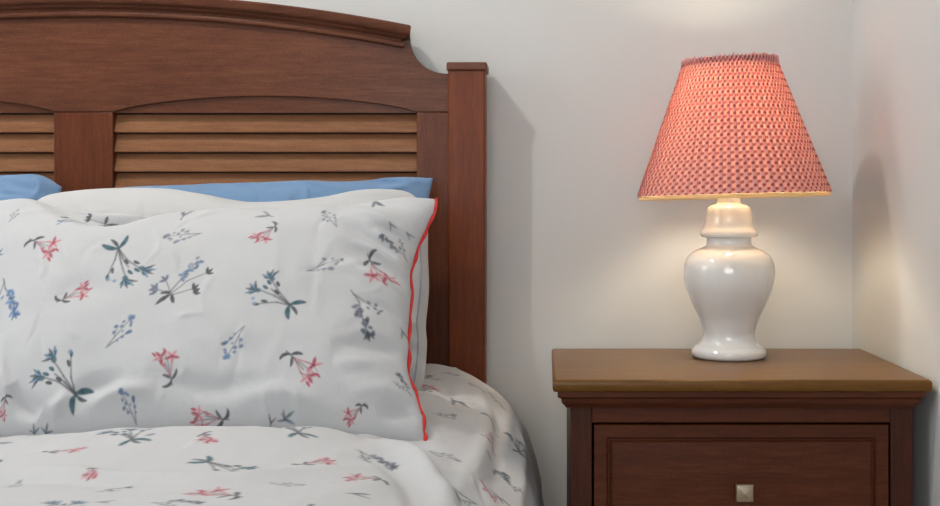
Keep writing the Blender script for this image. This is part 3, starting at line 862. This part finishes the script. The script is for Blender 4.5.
for a, b in ((b0, d0 - gx), (d1 + gx, b1)):
    bm = bmesh.new(); box(bm, a, b, BF, BF + .03, .02, ZT - .049); obj('front_stile', bm, M['standZ'], ns, bevel=.002)
for za, zb in ((dz1 + gx, ZT - .049), (rz + gx, dz0 - gx), (.06, e0_ - gx)):
    bm = bmesh.new(); box(bm, d0 - gx, d1 + gx, BF, BF + .03, za, zb); obj('front_rail', bm, M['standX'], ns, bevel=.0015)
for a, b in ((b0, b0 + .02), (b1 - .02, b1)):
    bm = bmesh.new(); box(bm, a, b, BF + .03, BB - .008, .0, ZT - .049); obj('side_panel', bm, M['standZ'], ns, bevel=.002)
bm = bmesh.new(); box(bm, b0 + .02, b1 - .02, BB - .016, BB - .008, .02, ZT - .049); obj('back_panel', bm, M['dark'], ns)
bm = bmesh.new(); box(bm, b0 - .008, b1 + .008, BF - .008, BF + .02, 0, .06); obj('plinth', bm, M['standX'], ns, bevel=.003)


def drawer(z0, z1):
    bm = bmesh.new()
    rings = [(0, .018), (0, .0), (.001, -.0015), (.0205, -.0015), (.0225, .0005), (.0238, .0034), (.0262, .0034), (.0285, -.0015), (.0315, -.0035), (.038, -.0042)]
    prev = None
    for ins, dy in rings:
        r = [bm.verts.new(p) for p in ((d0 + ins, BF + dy, z0 + ins), (d1 - ins, BF + dy, z0 + ins), (d1 - ins, BF + dy, z1 - ins), (d0 + ins, BF + dy, z1 - ins))]
        if prev: bridge(bm, prev, r)
        else: bm.faces.new(r[::-1])
        prev = r
    bm.faces.new(prev)
    dr = obj('drawer', bm, M['standX'], ns, smooth=22)
    xm, zm = X_(742.3, BF), (z0 + z1) / 2
    bm = bmesh.new()
    yf = BF - .0042
    prof = [(.0075, 0), (.0075, -.002), (.0055, -.004), (.0055, -.011), (.009, -.013)]
    prev = None
    for r, dy in prof:
        ring = [bm.verts.new((xm + r * math.cos(2 * PI * k / 24), yf + dy, zm + r * math.sin(2 * PI * k / 24))) for k in range(24)]
        if prev: bridge(bm, prev, ring)
        prev = ring
    bm.faces.new(prev)
    prev = None
    for hw, dy in ((.0125, -.0125), (.0143, -.014), (.0147, -.017), (.0145, -.0205), (.0128, -.0222), (.0005, -.0250)):
        ring = [bm.verts.new((xm + hw * a, yf + dy, zm + hw * b)) for a, b in ((-1, -1), (1, -1), (1, 1), (-1, 1))]
        if prev: bridge(bm, prev, ring)
        else: bm.faces.new(ring[::-1])
        prev = ring
    bm.faces.new(prev)
    k = obj('knob', bm, M['pewter'], dr, smooth=25)
    k['label'] = 'square pewter knob with a low pyramid face'
    return dr


drawer(dz0, dz1); drawer(e0_, e1_)
reparent(ns)

# ------------------------------------------------------------------ table lamp
LY = 2.20; SL = LY / F
LXc = X_(729, LY)
lamp = thing('table_lamp', 'white ginger jar table lamp with a lit pleated pink shade on the nightstand', 'lamp', (LXc, LY, ZT))
hz = lambda py: Z_(py, LY) - ZT
zb = Z_(358.25, LY)                              # foot of the jar as seen at its middle
prof_px = [(34, 358.2), (36.6, 356.5), (37.3, 353.5), (36.6, 350), (33.5, 346.6), (29.0, 344.0), (26.6, 340), (25.8, 334.5), (26.9, 328), (30.2, 318), (34.6, 309), (39.2, 299),
           (43.3, 287.5), (45.1, 278), (45.3, 271), (44.4, 265), (42.2, 259.5), (38.8, 255), (33, 251), (27.5, 248.6), (23.6, 247), (22.3, 244.6), (22.0, 240.5), (22.6, 238.6)]
sc_ = lambda py: (Z_(py, LY) - zb)
ratio = 1.0
prof = smooth_curve([(r * SL, sc_(y)) for r, y in prof_px], 90)
bm = bmesh.new(); lathe(bm, [tuple(p) for p in prof], (LXc, LY, ZT), 72)
obj('jar', bm, M['ceramic'], lamp, smooth=60)
lid_px = [(20, 238.4), (26.5, 238), (28.2, 236.6), (28.5, 234.6), (27.6, 232), (25.6, 228.5), (24.2, 224), (23.3, 218), (22.2, 212), (20.3, 208.2), (16.8, 206), (13, 205), (11.8, 203.8), (11.4, 200.5), (11.3, 197.4), (9.5, 196.4)]
prof = smooth_curve([(r * SL, sc_(y)) for r, y in lid_px], 60)
bm = bmesh.new(); lathe(bm, [tuple(p) for p in prof], (LXc, LY, ZT), 64)
obj('lid', bm, M['ceramic'], lamp, smooth=60)
sz0 = ZT + sc_(196.4)
# socket and bulb under the shade
bm = bmesh.new(); lathe(bm, [(.010, 0), (.016, .004), (.017, .012), (.0165, .07), (.015, .075)], (LXc, LY, sz0 - .002), 32)
obj('socket', bm, M['brass'], lamp, smooth=40)
bz = Z_(196, LY) + .195
m, nt, p = nodes('warm_bulb_glass')
p.inputs['Base Color'].default_value = lin(255, 240, 210)
p.inputs['Emission Color'].default_value = lin(255, 240, 212); p.inputs['Emission Strength'].default_value = 190.0
bulb_pr = [(.012, -.100), (.0125, -.082), (.016, -.066), (.024, -.044), (.0295, -.022), (.030, -.004), (.0265, .012), (.018, .024), (.008, .0295), (.002, .0305)]
bm = bmesh.new(); lathe(bm, [(q[0] * .6, q[1] * (1.0 if q[1] < -.05 else .6)) for q in smooth_curve(bulb_pr, 40)], (LXc, LY, bz), 32)
obj('bulb', bm, m, lamp, smooth=60)
# shade: knife pleats, each folded under itself
SXc = X_(733.2, LY)
r0, r1 = 95 * SL, 45.6 * SL
s0_, s1_ = Z_(194.2, LY), Z_(60.5, LY)
NP = 72
path = []                                      # (position along one pleat, radial offset, is outer)
for k in range(13): path.append((k / 12, .0002 + .0012 * (k / 12), 1))
for k in range(1, 4): path.append((1 - .5 * k / 3, .0010 - .0022 * (k / 3), 0))
for k in range(1, 4): path.append((.5 + .5 * (k / 3) * .98, -.0015 - .0003 * k / 3, 0))
npth = len(path)
pa = np.array([[i + q[0] for q in path] for i in range(NP)]).ravel()
pr = np.array([[q[1] for q in path] for i in range(NP)]).ravel()
po_ = np.array([[q[2] for q in path] for i in range(NP)]).ravel()
rowsN = 190
vv = np.linspace(0, 1, rowsN)
Aa, Vv = np.meshgrid(pa, vv); Rr = np.tile(pr, (rowsN, 1)); Oo = np.tile(po_, (rowsN, 1))
jit = np.interp(np.mod(Aa, NP), np.arange(NP + 1), np.r_[rng.uniform(-1, 1, NP), 0])
wob = .0007 * jit * (.4 + .6 * np.sin(Vv * 6 + jit * 3))
rad_ = r0 + (r1 - r0) * Vv + Rr * (1.75 - .6 * Vv) + wob
topf = np.clip((Vv - .955) / .045, 0, 1)       # the gathered ruffle round the top
rad_ += topf * (.0015 + .0028 * np.sin(Aa * 2 * PI))
ang = Aa / NP * 2 * PI
zz = s0_ + (s1_ - s0_) * Vv + topf * (.0035 * np.sin(Aa * 2 * PI + 1.0) + .002 * jit)
co = np.stack([rad_ * np.cos(ang), rad_ * np.sin(ang), zz], -1)
# printed dots: two staggered rows on every pleat
base_c = np.array(lin(238, 184, 180)[:3]); dot_c = np.array(lin(150, 52, 62)[:3])
ht = s1_ - s0_
fa = np.mod(Aa, 1.0); pit = .0131
d = np.full(Aa.shape, 9.0)
loc = (r0 + (r1 - r0) * Vv) * 2 * PI / NP      # pleat width in metres here
for cxn, ph in ((.25, 0.), (.75, .5)):
    q = np.mod(Vv * ht / pit + ph + .06 * jit, 1.0) - .5
    du_ = (fa - cxn - .03 * jit) * np.maximum(loc, .0105); dv_ = q * pit
    du2, dv2 = du_ * .8 + dv_ * .6, -du_ * .6 + dv_ * .8
    d = np.minimum(d, np.hypot(du2 / .0034, dv2 / .0026))
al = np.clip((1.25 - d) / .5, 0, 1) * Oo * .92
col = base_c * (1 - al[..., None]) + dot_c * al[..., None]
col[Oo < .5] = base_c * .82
tilt = Matrix.Translation((SXc, LY, s0_)) @ Matrix.Rotation(math.radians(-1.5), 4, 'Y') @ Matrix.Translation((0, 0, -s0_))
faces = quad_faces(len(pa), rowsN, True)
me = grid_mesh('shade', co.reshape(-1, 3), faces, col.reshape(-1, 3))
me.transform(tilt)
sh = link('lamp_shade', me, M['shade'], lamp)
sh['label'] = 'pleated pink shade dotted with red'
bm = bmesh.new()
ri, rings = .006, []
for t in (0, .33, .66, 1):
    rings.append([bm.verts.new(((r0 + (r1 - r0) * t - ri) * math.cos(2 * PI * k / 96), (r0 + (r1 - r0) * t - ri) * math.sin(2 * PI * k / 96), s0_ - .004 + (s1_ - s0_) * .985 * t)) for k in range(96)])
for a, b in zip(rings, rings[1:]): bridge(bm, a, b)
bmesh.ops.transform(bm, matrix=tilt, verts=bm.verts[:])
ln = obj('lining', bm, M['lining'], sh, smooth=60); ln['label'] = 'cream inner lining'
bm = bmesh.new()
tube(bm, [((r0 - .004) * math.cos(2 * PI * k / 96), (r0 - .004) * math.sin(2 * PI * k / 96), s0_ - .0045) for k in range(97)], .0034, 8)
bmesh.ops.transform(bm, matrix=tilt, verts=bm.verts[:])
obj('rim', bm, M['lining'], sh, smooth=60)
bm = bmesh.new()  # opaque band added behind the ruffle so the glow stays dark there
rings = []
for rr, h_ in ((r1 + .0005, .945), (r1 - .0015, .995), (r1 - .0025, .995), (r1 - .001, .945)):
    rings.append([bm.verts.new((rr * math.cos(2 * PI * k / 96), rr * math.sin(2 * PI * k / 96), s0_ + (s1_ - s0_) * h_)) for k in range(96)])
for a, b in zip(rings, rings[1:] + rings[:1]): bridge(bm, a, b)
bmesh.ops.transform(bm, matrix=tilt, verts=bm.verts[:])
obj('glow_stop_band', bm, M['glow_stop'], sh, smooth=60)
# spider that carries the shade, and the harp
bm = bmesh.new()
zs = s1_ - .02
for k in range(3):
    an = 2 * PI * k / 3 + .5
    tube(bm, [(SXc - .004, LY, zs), (SXc + (r1 - .003) * math.cos(an), LY + (r1 - .003) * math.sin(an), zs + .003)], .0016, 8)
obj('spider', bm, M['brass'], lamp, smooth=60)
bm = bmesh.new()
hp_ = [(LXc + .017, LY, sz0 + .02), (LXc + .045, LY, sz0 + .08), (LXc + .052, LY, sz0 + .15), (LXc + .03, LY, zs - .015), (LXc + .002, LY, zs + .002)]
hp2 = [(2 * LXc - x, y, z) for x, y, z in hp_]
for q in (hp_, hp2): tube(bm, [tuple(w) for w in smooth_curve(q, 24)], .0016, 8)
obj('harp', bm, M['brass'], lamp, smooth=60)
bm = bmesh.new()
cpts = [(LXc + .052, LY + .030, ZT + .016), (LXc + .066, LY + .045, ZT + .010), (LXc + .075, LY + .075, ZT + .0035), (LXc + .07, LY + .125, ZT + .0035), (LXc + .072, LY + .143, ZT + .0025), (LXc + .076, LY + .156, ZT - .03), (LXc + .08, LY + .165, ZT - .15), (LXc + .08, LY + .17, ZT - .4)]
tube(bm, [tuple(w) for w in smooth_curve(cpts, 40)], .0025, 8)
obj('cord', bm, M['cord'], lamp, smooth=60)
reparent(lamp)

# ------------------------------------------------------------------ light
def area(name, loc, aim, sx, sy, power, col):
    l = bpy.data.lights.new(name, 'AREA'); l.shape = 'RECTANGLE'; l.size = sx; l.size_y = sy; l.energy = power; l.color = col
    o = bpy.data.objects.new(name, l); C.objects.link(o); o.location = loc
    o.rotation_euler = (Vector(aim) - Vector(loc)).to_track_quat('-Z', 'Y').to_euler()
    return o


area('daylight_and_fill', (LX + .02, (wy0 + wy1) / 2, (wz0 + wz1) / 2), (0, (wy0 + wy1) / 2 + .5, 1.2), 1.2, 1.4, 27, (.88, .94, 1.0))
area('daylight_and_fill', ((fx0 + fx1) / 2, BY + .02, 1.5), ((fx0 + fx1) / 2, 2, 1.2), 1.6, 1.3, 38, (.92, .96, 1.0))  # added fill from behind the camera, set in the added window
l = bpy.data.lights.new('ceiling_lamp', 'POINT'); l.energy = 40; l.color = (1, .97, .93); l.shadow_soft_size = .04
o = bpy.data.objects.new('ceiling_lamp', l); C.objects.link(o); o.location = (-1.0, 1.55, 2.40)
w = bpy.data.worlds.new('world'); bpy.context.scene.world = w; w.use_nodes = True
w.node_tree.nodes['Background'].inputs['Color'].default_value = (.93, .96, 1, 1)
w.node_tree.nodes['Background'].inputs['Strength'].default_value = .9

# ------------------------------------------------------------------ camera
cam = bpy.data.cameras.new('camera'); co_ = bpy.data.objects.new('camera', cam); C.objects.link(co_)
co_.location = (0, 0, ZC); co_.rotation_euler = (PI / 2, 0, 0)
cam.sensor_width = 36; cam.lens = 36 * F / 940
cam.shift_x = (470 - PX) / 940; cam.shift_y = (PY - 253) / 940
cam.clip_start = .02
S = bpy.context.scene
S.camera = co_
S.view_settings.view_transform = 'Standard'; S.view_settings.look = 'None'
S.view_settings.exposure = -.14; S.view_settings.gamma = 1
